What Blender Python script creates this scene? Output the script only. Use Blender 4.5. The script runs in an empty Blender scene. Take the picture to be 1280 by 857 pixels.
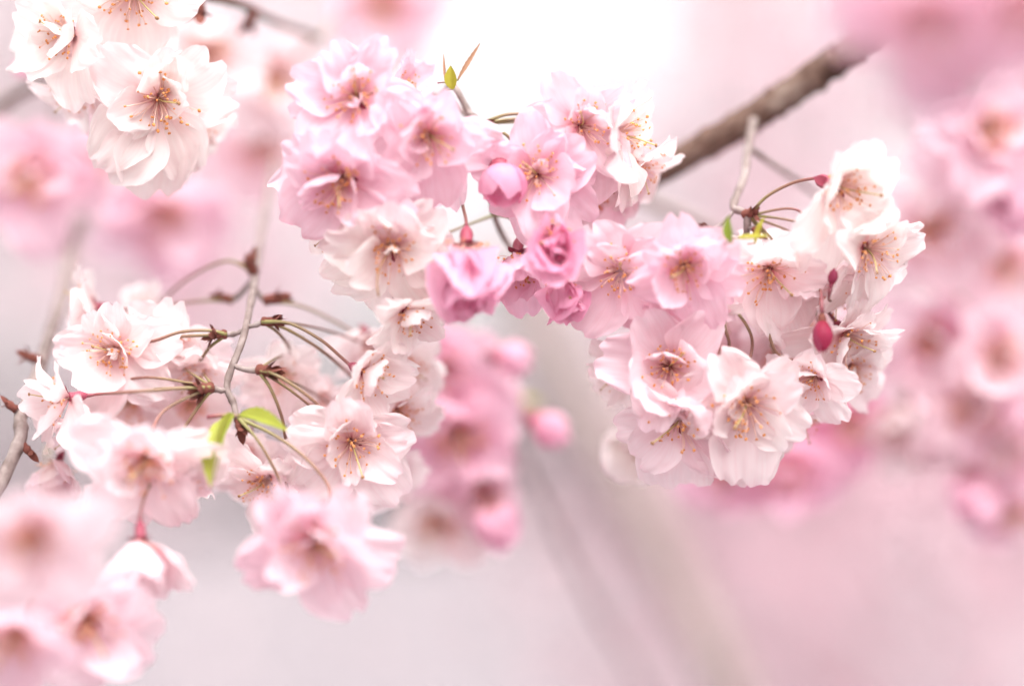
import bpy, bmesh, math, random
from mathutils import Vector, Matrix, noise, Quaternion

R = math.radians
scn = bpy.context.scene
col = scn.collection

# ------------------------------------------------------------------ camera
FOC = 0.755                    # focus distance (m)
LENS, SENS = 85.0, 36.0
cam_d = bpy.data.cameras.new('camera')
cam = bpy.data.objects.new('camera', cam_d)
col.objects.link(cam)
cam.location = (0, 0, 1.6)
cam.rotation_euler = (R(90 + 4.0), 0, 0)
cam_d.lens, cam_d.sensor_width = LENS, SENS
cam_d.clip_start, cam_d.clip_end = 0.02, 2000
cam_d.dof.use_dof = True
cam_d.dof.focus_distance = FOC
cam_d.dof.aperture_fstop = 1.8
scn.camera = cam

# ------------------------------------------------------------------ sky, sun, exposure
SUN_EL, SUN_AZ = 60.0, 165.0    # bright overcast, the veiled sun high behind the viewer
w = bpy.data.worlds.new('World'); scn.world = w; w.use_nodes = True
nt = w.node_tree; nt.nodes.clear()
sky = nt.nodes.new('ShaderNodeTexSky'); sky.sky_type = 'NISHITA'; sky.sun_disc = False
sky.sun_elevation = R(SUN_EL); sky.sun_rotation = R(SUN_AZ)
sky.air_density = 1.0; sky.dust_density = 6.0; sky.ozone_density = 1.0
hs = nt.nodes.new('ShaderNodeHueSaturation'); hs.inputs['Saturation'].default_value = 0.08
bg = nt.nodes.new('ShaderNodeBackground'); bg.inputs['Strength'].default_value = 0.15
wo = nt.nodes.new('ShaderNodeOutputWorld')
nt.links.new(sky.outputs[0], hs.inputs['Color']); nt.links.new(hs.outputs[0], bg.inputs['Color'])
nt.links.new(bg.outputs[0], wo.inputs[0])
sl = bpy.data.lights.new('sun', 'SUN'); sl.energy = .65; sl.angle = R(35); sl.color = (1, .94, .88)
sun = bpy.data.objects.new('sun', sl); col.objects.link(sun)
sd = Vector((math.sin(R(SUN_AZ)) * math.cos(R(SUN_EL)), math.cos(R(SUN_AZ)) * math.cos(R(SUN_EL)), math.sin(R(SUN_EL))))
sun.rotation_euler = sd.to_track_quat('Z', 'Y').to_euler()
sun.location = (0, 0, 6)
vs = scn.view_settings
vs.view_transform = 'Standard'; vs.look = 'None'; vs.gamma = 1; vs.exposure = 1.55
cy = scn.cycles
cy.use_denoising = True
cy.use_adaptive_sampling = True; cy.adaptive_threshold = .03
cy.max_bounces = 10; cy.diffuse_bounces = 8; cy.transmission_bounces = 8; cy.transparent_max_bounces = 8
cy.caustics_reflective = False; cy.caustics_refractive = False

bpy.context.view_layer.update()
CM = cam.matrix_world.copy()
C3 = CM.to_3x3()
def at(px, py, d):             # a point of the place, read off the photograph at distance d
    k = SENS / LENS * d / 1280.0
    return CM @ Vector(((px - 640) * k, (428.5 - py) * k, -d))
def pxm(n, d): return n * SENS / LENS * d / 1280.0
def cdir(x, y, z):             # direction: x across, y down, z towards the viewer
    return (C3 @ Vector((x, -y, z))).normalized()

# ------------------------------------------------------------------ materials
def mat(name):
    m = bpy.data.materials.new(name); m.use_nodes = True
    n = m.node_tree; n.nodes.clear()
    return m, n.nodes, n.links
def node(ns, t, **kw):
    x = ns.new(t)
    for k, v in kw.items(): setattr(x, k, v)
    return x
def ramp(ns, stops):
    r = ns.new('ShaderNodeValToRGB'); e = r.color_ramp.elements
    while len(e) < len(stops): e.new(.5)
    for el, (p, c) in zip(e, stops):
        el.position = p; el.color = (*c, 1) if len(c) == 3 else c
    return r
def mix(ns, ls, mode, f, a, b):
    x = ns.new('ShaderNodeMix'); x.data_type = 'RGBA'; x.blend_type = mode
    for s, v in ((x.inputs[0], f), (x.inputs[6], a), (x.inputs[7], b)):
        if hasattr(v, 'links'): ls.new(v, s)
        elif isinstance(v, (int, float)): s.default_value = v
        else: s.default_value = (*v, 1)
    return x.outputs[2]

def petal_material():
    m, ns, ls = mat('petal')
    oi = node(ns, 'ShaderNodeObjectInfo')
    uv = node(ns, 'ShaderNodeUVMap'); uv.uv_map = 'UVMap'
    sep = node(ns, 'ShaderNodeSeparateXYZ'); ls.new(uv.outputs[0], sep.inputs[0])
    # claw of the petal is deeper pink, as is the very rim
    base = ramp(ns, [(0.0, (.88, .50, .50)), (.14, (.96, .78, .79)), (.36, (1, 1, 1)), (.86, (1, 1, 1)), (1, (.99, .93, .96))])
    ls.new(sep.outputs[0], base.inputs[0])
    c = mix(ns, ls, 'MULTIPLY', 1.0, oi.outputs['Color'], base.outputs[0])
    # veins fan out from the claw
    mp = node(ns, 'ShaderNodeMapping'); mp.inputs['Scale'].default_value = (2.2, 26, 1)
    ls.new(uv.outputs[0], mp.inputs[0])
    add = node(ns, 'ShaderNodeVectorMath', operation='ADD'); ls.new(mp.outputs[0], add.inputs[0])
    comb = node(ns, 'ShaderNodeCombineXYZ')
    mul = node(ns, 'ShaderNodeMath', operation='MULTIPLY'); mul.inputs[1].default_value = 37
    ls.new(oi.outputs['Random'], mul.inputs[0]); ls.new(mul.outputs[0], comb.inputs[0]); ls.new(mul.outputs[0], comb.inputs[2])
    ls.new(comb.outputs[0], add.inputs[1])
    nz = node(ns, 'ShaderNodeTexNoise'); nz.inputs['Scale'].default_value = 1.0; nz.inputs['Detail'].default_value = 1
    ls.new(add.outputs[0], nz.inputs['Vector'])
    vr = ramp(ns, [(.35, (.97, .91, .92)), (.6, (1, 1, 1))]); ls.new(nz.outputs[0], vr.inputs[0])
    c = mix(ns, ls, 'MULTIPLY', .6, c, vr.outputs[0])
    # a few faint blotches
    tc = node(ns, 'ShaderNodeTexCoord')
    n2 = node(ns, 'ShaderNodeTexNoise'); n2.inputs['Scale'].default_value = 2.6; n2.inputs['Detail'].default_value = 1
    av = node(ns, 'ShaderNodeVectorMath', operation='ADD'); ls.new(tc.outputs['Object'], av.inputs[0]); ls.new(comb.outputs[0], av.inputs[1])
    ls.new(av.outputs[0], n2.inputs['Vector'])
    br = ramp(ns, [(.3, (.975, .91, .92)), (.55, (1, 1, 1))]); ls.new(n2.outputs[0], br.inputs[0])
    c = mix(ns, ls, 'MULTIPLY', .8, c, br.outputs[0])
    p = node(ns, 'ShaderNodeBsdfPrincipled'); p.inputs['Roughness'].default_value = .5
    p.inputs['Specular IOR Level'].default_value = .25
    ls.new(c, p.inputs['Base Color'])
    t = node(ns, 'ShaderNodeBsdfTranslucent'); ls.new(c, t.inputs[0])
    mx = node(ns, 'ShaderNodeMixShader'); mx.inputs[0].default_value = .56
    ls.new(p.outputs[0], mx.inputs[1]); ls.new(t.outputs[0], mx.inputs[2])
    o = node(ns, 'ShaderNodeOutputMaterial'); ls.new(mx.outputs[0], o.inputs[0])
    return m

def simple(name, stops, rough=.6, scale=40, coords='Object', trans=0.0, bump=0.0, stretch=(1, 1, 1), spec=.3):
    m, ns, ls = mat(name)
    tc = node(ns, 'ShaderNodeTexCoord')
    mp = node(ns, 'ShaderNodeMapping'); mp.inputs['Scale'].default_value = stretch
    ls.new(tc.outputs[coords], mp.inputs[0])
    nz = node(ns, 'ShaderNodeTexNoise'); nz.inputs['Scale'].default_value = scale; nz.inputs['Detail'].default_value = 5
    ls.new(mp.outputs[0], nz.inputs['Vector'])
    rp = ramp(ns, stops); ls.new(nz.outputs[0], rp.inputs[0])
    p = node(ns, 'ShaderNodeBsdfPrincipled'); p.inputs['Roughness'].default_value = rough
    p.inputs['Specular IOR Level'].default_value = spec
    ls.new(rp.outputs[0], p.inputs['Base Color'])
    if bump:
        b = node(ns, 'ShaderNodeBump'); b.inputs['Strength'].default_value = .8; b.inputs['Distance'].default_value = bump
        ls.new(nz.outputs[0], b.inputs['Height']); ls.new(b.outputs[0], p.inputs['Normal'])
    out = p.outputs[0]
    if trans:
        t = node(ns, 'ShaderNodeBsdfTranslucent'); ls.new(rp.outputs[0], t.inputs[0])
        mx = node(ns, 'ShaderNodeMixShader'); mx.inputs[0].default_value = trans
        ls.new(out, mx.inputs[1]); ls.new(t.outputs[0], mx.inputs[2]); out = mx.outputs[0]
    o = node(ns, 'ShaderNodeOutputMaterial'); ls.new(out, o.inputs[0])
    return m

def pedicel_material():
    m, ns, ls = mat('pedicel')
    uv = node(ns, 'ShaderNodeUVMap'); uv.uv_map = 'UVMap'
    sep = node(ns, 'ShaderNodeSeparateXYZ'); ls.new(uv.outputs[0], sep.inputs[0])
    tc = node(ns, 'ShaderNodeTexCoord'); nz = node(ns, 'ShaderNodeTexNoise'); nz.inputs['Scale'].default_value = 160
    ls.new(tc.outputs['Object'], nz.inputs['Vector'])
    ad = node(ns, 'ShaderNodeMath', operation='MULTIPLY_ADD'); ad.inputs[1].default_value = .35; ad.inputs[2].default_value = -.17
    ls.new(nz.outputs[0], ad.inputs[0])
    s2 = node(ns, 'ShaderNodeMath', operation='ADD'); ls.new(sep.outputs[0], s2.inputs[0]); ls.new(ad.outputs[0], s2.inputs[1])
    rp = ramp(ns, [(0, (.22, .05, .07)), (.25, (.25, .09, .085)), (.65, (.22, .13, .08)), (1, (.22, .20, .07))])   # red at the flower, green at the spur
    ls.new(s2.outputs[0], rp.inputs[0])
    p = node(ns, 'ShaderNodeBsdfPrincipled'); p.inputs['Roughness'].default_value = .45
    ls.new(rp.outputs[0], p.inputs['Base Color'])
    o = node(ns, 'ShaderNodeOutputMaterial'); ls.new(p.outputs[0], o.inputs[0])
    return m

M = {}
M['petal'] = petal_material()
M['pedicel'] = pedicel_material()
M['filament'] = simple('filament', [(.3, (.86, .55, .47)), (.7, (.90, .74, .64))], .5, 300, trans=.3)
M['anther'] = simple('anther', [(.3, (.55, .19, .06)), (.55, (.70, .30, .10)), (.75, (.80, .48, .18))], .7, 250)
M['pistil'] = simple('pistil', [(.3, (.45, .36, .12)), (.7, (.55, .45, .20))], .5, 150)
M['stigma'] = simple('stigma', [(.3, (.22, .10, .05)), (.7, (.42, .24, .10))], .6, 400)
M['calyx'] = simple('calyx', [(.3, (.21, .035, .06)), (.6, (.31, .065, .10)), (.8, (.36, .13, .12))], .5, 200)
M['scale'] = simple('bud_scale', [(.3, (.09, .035, .026)), (.55, (.21, .055, .042)), (.8, (.30, .16, .075))], .6, 300, bump=.0003)
M['twig'] = simple('twig_bark', [(.25, (.11, .075, .066)), (.5, (.22, .168, .155)), (.75, (.32, .265, .25))], .7, 260, bump=.0004)
M['bark'] = simple('branch_bark', [(.28, (.05, .025, .018)), (.5, (.11, .060, .044)), (.72, (.20, .145, .12))], .75, 120, bump=.0012)
M['leaf'] = simple('young_leaf', [(.3, (.17, .27, .03)), (.6, (.29, .36, .055)), (.85, (.42, .38, .08))], .4, 120, trans=.4)
M['leaf_y'] = simple('yellow_bract', [(.3, (.33, .33, .03)), (.6, (.42, .38, .05)), (.85, (.44, .27, .08))], .4, 140, trans=.4)
M['leaf_g'] = simple('fresh_leaf', [(.3, (.27, .33, .045)), (.6, (.40, .42, .07)), (.85, (.46, .40, .09))], .45, 120, trans=.4)
M['prong'] = simple('bract_tip', [(.3, (.38, .20, .12)), (.6, (.46, .27, .17)), (.85, (.42, .32, .10))], .5, 140, trans=.3)
M['ground'] = simple('ground', [(.3, (.165, .140, .152)), (.5, (.205, .175, .188)), (.7, (.25, .215, .23))], .9, 3.0, bump=.01)
M['far_pink'] = simple('far_blossom', [(.3, (.58, .46, .485)), (.5, (.64, .545, .565)), (.7, (.74, .68, .69))], .6, 1.3, trans=.45)
M['far_deep'] = simple('far_blossom_deep', [(.3, (.60, .39, .45)), (.5, (.66, .48, .52)), (.7, (.74, .60, .63))], .6, 1.6, trans=.45)

# ------------------------------------------------------------------ helpers
def link(name, me, parent=None, matl=None):
    o = bpy.data.objects.new(name, me); col.objects.link(o)
    if parent is not None: o.parent = parent
    if matl and me is not None and not me.materials: me.materials.append(matl)
    return o
def empty(name, loc):
    o = bpy.data.objects.new(name, None); col.objects.link(o)
    o.location = loc; o.empty_display_size = .005
    return o
def tag(o, label, cat, group=None, kind=None):
    o['label'] = label; o['category'] = cat
    if group: o['group'] = group
    if kind: o['kind'] = kind
    return o
def to_mesh(name, verts, faces, uvs=None, smooth=True):
    me = bpy.data.meshes.new(name)
    me.from_pydata(verts, [], faces)
    if uvs:
        ul = me.uv_layers.new(name='UVMap')
        for lp in me.loops: ul.data[lp.index].uv = uvs[lp.vertex_index]
    if smooth: me.polygons.foreach_set('use_smooth', [True] * len(me.polygons))
    me.update()
    return me
def frames(pts):
    n = len(pts); T = []
    for i in range(n):
        T.append((pts[min(i + 1, n - 1)] - pts[max(i - 1, 0)]).normalized())
    nrm = T[0].orthogonal().normalized(); out = []
    for i in range(n):
        nrm = (nrm - T[i] * nrm.dot(T[i]))
        nrm = nrm.normalized() if nrm.length > 1e-9 else T[i].orthogonal().normalized()
        out.append((T[i], nrm, T[i].cross(nrm)))
    return out
def tube_data(pts, rad, seg=7, V=None, F=None, U=None, cap=True):
    V = [] if V is None else V; F = [] if F is None else F; U = [] if U is None else U
    fr = frames(pts); b = len(V); n = len(pts)
    for i, p in enumerate(pts):
        r = rad(i / (n - 1)) if callable(rad) else rad
        for k in range(seg):
            a = 2 * math.pi * k / seg
            rr = r if not callable(r) else r(a)
            V.append(p + (fr[i][1] * math.cos(a) + fr[i][2] * math.sin(a)) * rr); U.append((i / (n - 1), k / seg))
    for i in range(n - 1):
        for k in range(seg):
            k2 = (k + 1) % seg
            F.append((b + i * seg + k, b + i * seg + k2, b + (i + 1) * seg + k2, b + (i + 1) * seg + k))
    if cap:
        F.append(tuple(b + k for k in range(seg))[::-1]); F.append(tuple(b + (n - 1) * seg + k for k in range(seg)))
    return V, F, U
def spline(cps, per=8):        # Catmull-Rom through the points
    P = [cps[0] * 2 - cps[1]] + list(cps) + [cps[-1] * 2 - cps[-2]]
    out = []
    for i in range(1, len(P) - 2):
        for k in range(per):
            t = k / per; a, b, c, d = P[i - 1], P[i], P[i + 1], P[i + 2]
            out.append(.5 * ((2 * b) + (c - a) * t + (2 * a - 5 * b + 4 * c - d) * t * t + (3 * b - a - 3 * c + d) * t ** 3))
    out.append(P[-2].copy())
    return out
def bez(a, b, c, d, n=14):
    return [a * (1 - t) ** 3 + b * 3 * t * (1 - t) ** 2 + c * 3 * t * t * (1 - t) + d * t ** 3 for t in [i / n for i in range(n + 1)]]

# ------------------------------------------------------------------ setting: ground
def ground():
    n = 40; V = []; F = []
    for j in range(n + 1):
        for i in range(n + 1):
            u = (i / n * 2 - 1); v = (j / n * 2 - 1)
            x = 400 * u * abs(u) ** 1.6; y = 400 * v * abs(v) ** 1.6
            V.append((x, y, .05 * noise.noise(Vector((x * .2, y * .2, 0)))))
    for j in range(n):
        for i in range(n): F.append((j * (n + 1) + i, j * (n + 1) + i + 1, (j + 1) * (n + 1) + i + 1, (j + 1) * (n + 1) + i))
    o = link('ground', to_mesh('ground', V, F), None, M['ground']); o['kind'] = 'structure'
    o['label'] = 'pale grey gravel ground far out of focus under the trees'
ground()

# ------------------------------------------------------------------ petal meshes (shared)
def petal_mesh(seed, width=.66, bend=-.35, tip=-.25, cup=.25, ruffle=.05, notch=.10, fold=0.0, nu=18, nv=18):
    rnd = random.Random(seed); off = Vector((rnd.uniform(-50, 50), rnd.uniform(-50, 50), 0))
    V = []; F = []; U = []
    cx = []; x = z = 0.0
    fine = 8 * nu
    line = [(0, 0, 0)]
    for i in range(fine):
        u = (i + .5) / fine
        th = bend * u * 1.6 + tip * max(0, u - .6) ** 1.3 * 3.2 + .30 * math.sin(math.pi * u) * .4
        x += math.cos(th) / fine; z += math.sin(th) / fine
        line.append((x, z, th))
    skew = rnd.uniform(-.10, .10); tw = rnd.uniform(-.35, .35); n0 = rnd.uniform(-.15, .15)
    for i in range(nu + 1):
        u = i / nu
        for j in range(nv + 1):
            s = j / nv * 2 - 1
            edge = 1 - .34 * abs(s) ** 2.6 - notch * math.exp(-((s - n0) / .16) ** 2)
            edge += .035 * noise.noise(Vector((s * 4.2, 7.7, seed))) * (1 if abs(s) < .97 else .4) + .02 * noise.noise(Vector((s * 11, 3.1, seed)))
            uu = u * edge
            k = uu * fine; k0 = min(int(k), fine - 1); f = k - k0
            lx = line[k0][0] * (1 - f) + line[k0 + 1][0] * f; lz = line[k0][1] * (1 - f) + line[k0 + 1][1] * f; th = line[k0][2]
            q = min(1, u / .66); q = q * q * (3 - 2 * q)
            wd = width * .5 * (.13 + .87 * q) * (1 - .10 * max(0, u - .75) / .25)
            wd *= 1 + .05 * noise.noise(Vector((u * 5, 1.5 * (1 if s > 0 else -1), seed)))
            y = s * wd + skew * u * u * .5
            up = cup * (s * s) * wd * 1.4 * (1 - .35 * u) + fold * abs(s) * wd
            rf = ruffle * (u ** 2) * (.35 + .65 * abs(s)) * (noise.noise(Vector((u * 2.3 + off.x, s * 2.6 + off.y, seed))) * 1.7
                     + .45 * noise.noise(Vector((u * 5 + off.x, s * 6 + off.y, seed))))
            rf += tw * u * u * s * wd * .7
            up += rf + .0045 * math.sin(s * 15 + 2 * noise.noise(Vector((u * 3, s, seed)))) * min(1, u * 2)     # fine ribs
            V.append((lx - math.sin(th) * up, y, lz + math.cos(th) * up)); U.append((uu, s * .5 + .5))
    for i in range(nu):
        for j in range(nv):
            a = i * (nv + 1) + j
            F.append((a, a + nv + 1, a + nv + 2, a + 1))
    me = to_mesh('petal', V, F, U); me.materials.append(M['petal'])
    return me
NP = 14
PET = {
    'flat': [petal_mesh(s, width=.72 + .22 * ((s * 7) % 5) / 5, bend=-.22 + .1 * ((s * 3) % 4 - 1.5) / 1.5, tip=-.2 + .3 * ((s * 5) % 7 - 3) / 3, cup=.2 + .06 * (s % 4), ruffle=.11, notch=.05 + .035 * (s % 4)) for s in range(1, NP + 1)],
    'cup': [petal_mesh(50 + s, width=.80 + .18 * ((s * 7) % 5) / 5, bend=.42, tip=.1 + .5 * ((s * 5) % 7 - 3) / 3, cup=.42, ruffle=.075, notch=.06 + .03 * (s % 4)) for s in range(NP)],
    'bell': [petal_mesh(90 + s, width=.86 + .1 * ((s * 7) % 5) / 5, bend=.36, tip=-.25 + .35 * ((s * 5) % 7 - 3) / 3, cup=.62, ruffle=.06, notch=.05 + .02 * (s % 3)) for s in range(NP)],
    'small': [petal_mesh(130 + s, width=.46 + .16 * ((s * 7) % 5) / 5, bend=.25 + .3 * ((s * 3) % 4 - 1.5), tip=.3, cup=.4, ruffle=.13, notch=.12, fold=.25 * (s % 3)) for s in range(NP)],
}

# bud petals: overlapping shells of an ovoid
def bud_shell(seed, a0, span, top, gap):
    V = []; F = []; U = []; nu, nv = 12, 10
    for i in range(nu + 1):
        u = i / nu
        for j in range(nv + 1):
            s = j / nv * 2 - 1
            uu = u * (1 - .20 * abs(s) ** 2.0 + .04 * noise.noise(Vector((s * 4, 1.3, seed)))) * top
            r = .34 * math.sin(math.pi * min(1, .04 + .96 * uu) ** .86) ** .8 * (1 + .10 * u * noise.noise(Vector((u * 2.6, s * 2.2, seed * 3.1)))) + gap * (.4 + .9 * u)
            a = a0 + s * span * .5 * (.55 + .45 * math.sin(math.pi * min(.95, .15 + u * .8)))
            V.append((r * math.cos(a), r * math.sin(a), uu * 1.0)); U.append((uu, s * .5 + .5))
    for i in range(nu):
        for j in range(nv):
            a = i * (nv + 1) + j; F.append((a, a + 1, a + nv + 2, a + nv + 1))
    me = to_mesh('bud_petal', V, F, U); me.materials.append(M['petal']); return me
BUD = [bud_shell(k, k * 2 * math.pi / 5 * 2, R(128), 1.0 - .05 * k, .010 + .016 * ((k * 3) % 5)) for k in range(5)]

# stamens
def stamen_meshes(seed, n=26, spread=54):
    rnd = random.Random(seed); V = []; F = []; U = []; AV = []; AF = []
    for k in range(n):
        a = rnd.uniform(0, 2 * math.pi); t = R(spread) * math.sqrt(rnd.random()) * 1.05
        L = rnd.uniform(.30, .60)
        d = Vector((math.sin(t) * math.cos(a), math.sin(t) * math.sin(a), math.cos(t)))
        side = Vector((rnd.uniform(-1, 1), rnd.uniform(-1, 1), rnd.uniform(-1, 1))) * .10
        p0 = Vector((d.x * .06, d.y * .06, .05)); p3 = d * L
        pts = bez(p0, p0 + Vector((d.x * .5, d.y * .5, 1)) * L * .35, p3 - d * L * .3 + side * .6, p3, 6)
        tube_data(pts, .0065, 4, V, F, U)
        # two-lobed anther
        q = Vector((rnd.uniform(-1, 1), rnd.uniform(-1, 1), rnd.uniform(-1, 1))).normalized()
        o = q.orthogonal().normalized()
        rr = rnd.uniform(.014, .022)
        for sg in (-1, 1):
            c = p3 + o * sg * rr * .42; b = len(AV)
            X = q; Y = q.orthogonal(); Z = X.cross(Y)
            for i in range(5):
                ph = math.pi * i / 4
                for j in range(6):
                    th = 2 * math.pi * j / 6
                    AV.append(c + X * math.cos(ph) * rr + (Y * math.cos(th) + Z * math.sin(th)) * (math.sin(ph) * rr * .62 + 1e-4))
            for i in range(4):
                for j in range(6): AF.append((b + i * 6 + j, b + i * 6 + (j + 1) % 6, b + (i + 1) * 6 + (j + 1) % 6, b + (i + 1) * 6 + j))
    a = to_mesh('filaments', V, F, U); a.materials.append(M['filament'])
    b = to_mesh('anthers', AV, AF); b.materials.append(M['anther'])
    # pistil with bent style and stigma knob
    bx, by = rnd.uniform(-.12, .12), rnd.uniform(-.12, .12)
    PV, PF, PU = tube_data(bez(Vector((0, 0, .02)), Vector((0, 0, .25)), Vector((bx, by, .40)), Vector((bx * 2.6, by * 2.6, .66)), 10), lambda t: .013 - .004 * t, 6)
    pm = to_mesh('pistil', PV, PF, PU); pm.materials.append(M['pistil'])
    bm = bmesh.new(); bmesh.ops.create_icosphere(bm, subdivisions=2, radius=.028, matrix=Matrix.Translation((bx * 2.6, by * 2.6, .665)) @ Matrix.Diagonal((1.1, .9, .7, 1)))
    sm = bpy.data.meshes.new('stigma'); bm.to_mesh(sm); bm.free(); sm.materials.append(M['stigma'])
    return a, b, pm, sm
STA = [stamen_meshes(s, 40 + (s % 3) * 6) for s in range(8)]

# calyx and sepals (length unit = 1)
def lathe(prof, seg=10):
    V = []; F = []; U = []
    for i, (r, z) in enumerate(prof):
        for k in range(seg):
            a = 2 * math.pi * k / seg; V.append((r * math.cos(a), r * math.sin(a), z)); U.append((i / len(prof), k / seg))
    for i in range(len(prof) - 1):
        for k in range(seg): F.append((i * seg + k, i * seg + (k + 1) % seg, (i + 1) * seg + (k + 1) % seg, (i + 1) * seg + k))
    F.append(tuple(range(seg))[::-1]); F.append(tuple((len(prof) - 1) * seg + k for k in range(seg)))
    return V, F, U
v, f, u = lathe([(.035, -.30), (.055, -.27), (.085, -.21), (.095, -.14), (.085, -.07), (.095, -.01), (.10, .02)])
CAL = to_mesh('calyx', v, f, u); CAL.materials.append(M['calyx'])
CAL_B = CAL.copy(); CAL_B.materials.clear(); CAL_B.materials.append(M['scale'])
def sepal_mesh():
    V = []; F = []
    for i in range(6):
        t = i / 5; wd = .062 * math.sin(math.pi * min(1, .25 + .75 * t)) ** .8 + .002
        for sgn, zz in ((-1, 0), (0, -.02), (1, 0)):
            V.append((.085 + .17 * t, sgn * wd, zz * (1 - t) - .05 * t * t))
    for i in range(5):
        for j in range(2): F.append((i * 3 + j, i * 3 + j + 1, i * 3 + 3 + j + 1, i * 3 + 3 + j))
    me = to_mesh('sepal', V, F); me.materials.append(M['calyx']); return me
SEP = sepal_mesh()

# ------------------------------------------------------------------ blossoms
WHITE, PINK, DEEP, CRIMSON = Vector((.935, .905, .87)), Vector((.90, .645, .755)), Vector((.83, .33, .53)), Vector((.40, .03, .085))
def tint_col(t):
    if t > 1: return DEEP.lerp(CRIMSON, t - 1)
    return WHITE.lerp(PINK, t / .5) if t <= .5 else PINK.lerp(DEEP, (t - .5) / .5)
def basis(axis, roll):
    z = axis.normalized(); ref = Vector((0, 0, 1)) if abs(z.z) < .97 else Vector((0, 1, 0))
    x = ref.cross(z).normalized(); y = z.cross(x)
    m = Matrix((x, y, z)).transposed()
    return m @ Matrix.Rotation(roll, 3, 'Z')
FORMS = {  # list of whorls: (kind, count, angle from axis, jitter, size)
    'open': [('flat', 5, 80, 11, 1.0), ('flat', 4, 68, 10, .92)],
    'full': [('flat', 5, 86, 12, 1.0), ('flat', 5, 74, 10, .95), ('cup', 2, 66, 10, .80), ('small', 1, 58, 10, .55)],
    'cup': [('cup', 5, 62, 9, 1.0), ('cup', 4, 56, 9, .92), ('small', 1, 46, 12, .55)],
    'wide': [('flat', 5, 72, 11, 1.0), ('cup', 3, 66, 10, .90)],
    'bell': [('bell', 5, 36, 6, 1.0), ('bell', 5, 26, 6, .95), ('small', 3, 18, 8, .7)],
    'tight': [('bell', 4, 17, 5, 1.0), ('bell', 4, 11, 4, .95), ('small', 4, 8, 6, .85)],
}
COUNT = [0]
def pedicel(root, start_l, dir_l, node_w, r=.00062, sag=.5, n=14, via=None):
    inv = root.matrix_world.inverted()
    if via:
        W = [inv @ at(*p) for p in via][::-1]
        d0 = (W[0] - start_l).length
        pts = spline([start_l, start_l + (dir_l * .5 + (W[0] - start_l).normalized() * .5) * d0 * .25] + W + [inv @ node_w], 6)
        V, F, U = tube_data(pts, lambda t: r * (1.35 - .5 * min(1, t * 6) + .35 * max(0, t - .85) / .15), 8)
        return link('pedicel', to_mesh('pedicel', V, F, U), root, M['pedicel'])
    e = inv @ node_w; d = (e - start_l).length
    up = inv.to_3x3() @ Vector((0, 0, 1))
    c1 = start_l + dir_l * d * .42
    c2 = e + (start_l - e) * .30 + up * d * .16 * sag
    pts = bez(start_l, c1, c2, e, n)
    V, F, U = tube_data(pts, lambda t: r * (1.25 - .55 * min(1, t * 5) + .5 * max(0, t - .8) / .2 * .6), 7)
    return link('pedicel', to_mesh('pedicel', V, F, U), root, M['pedicel'])

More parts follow.
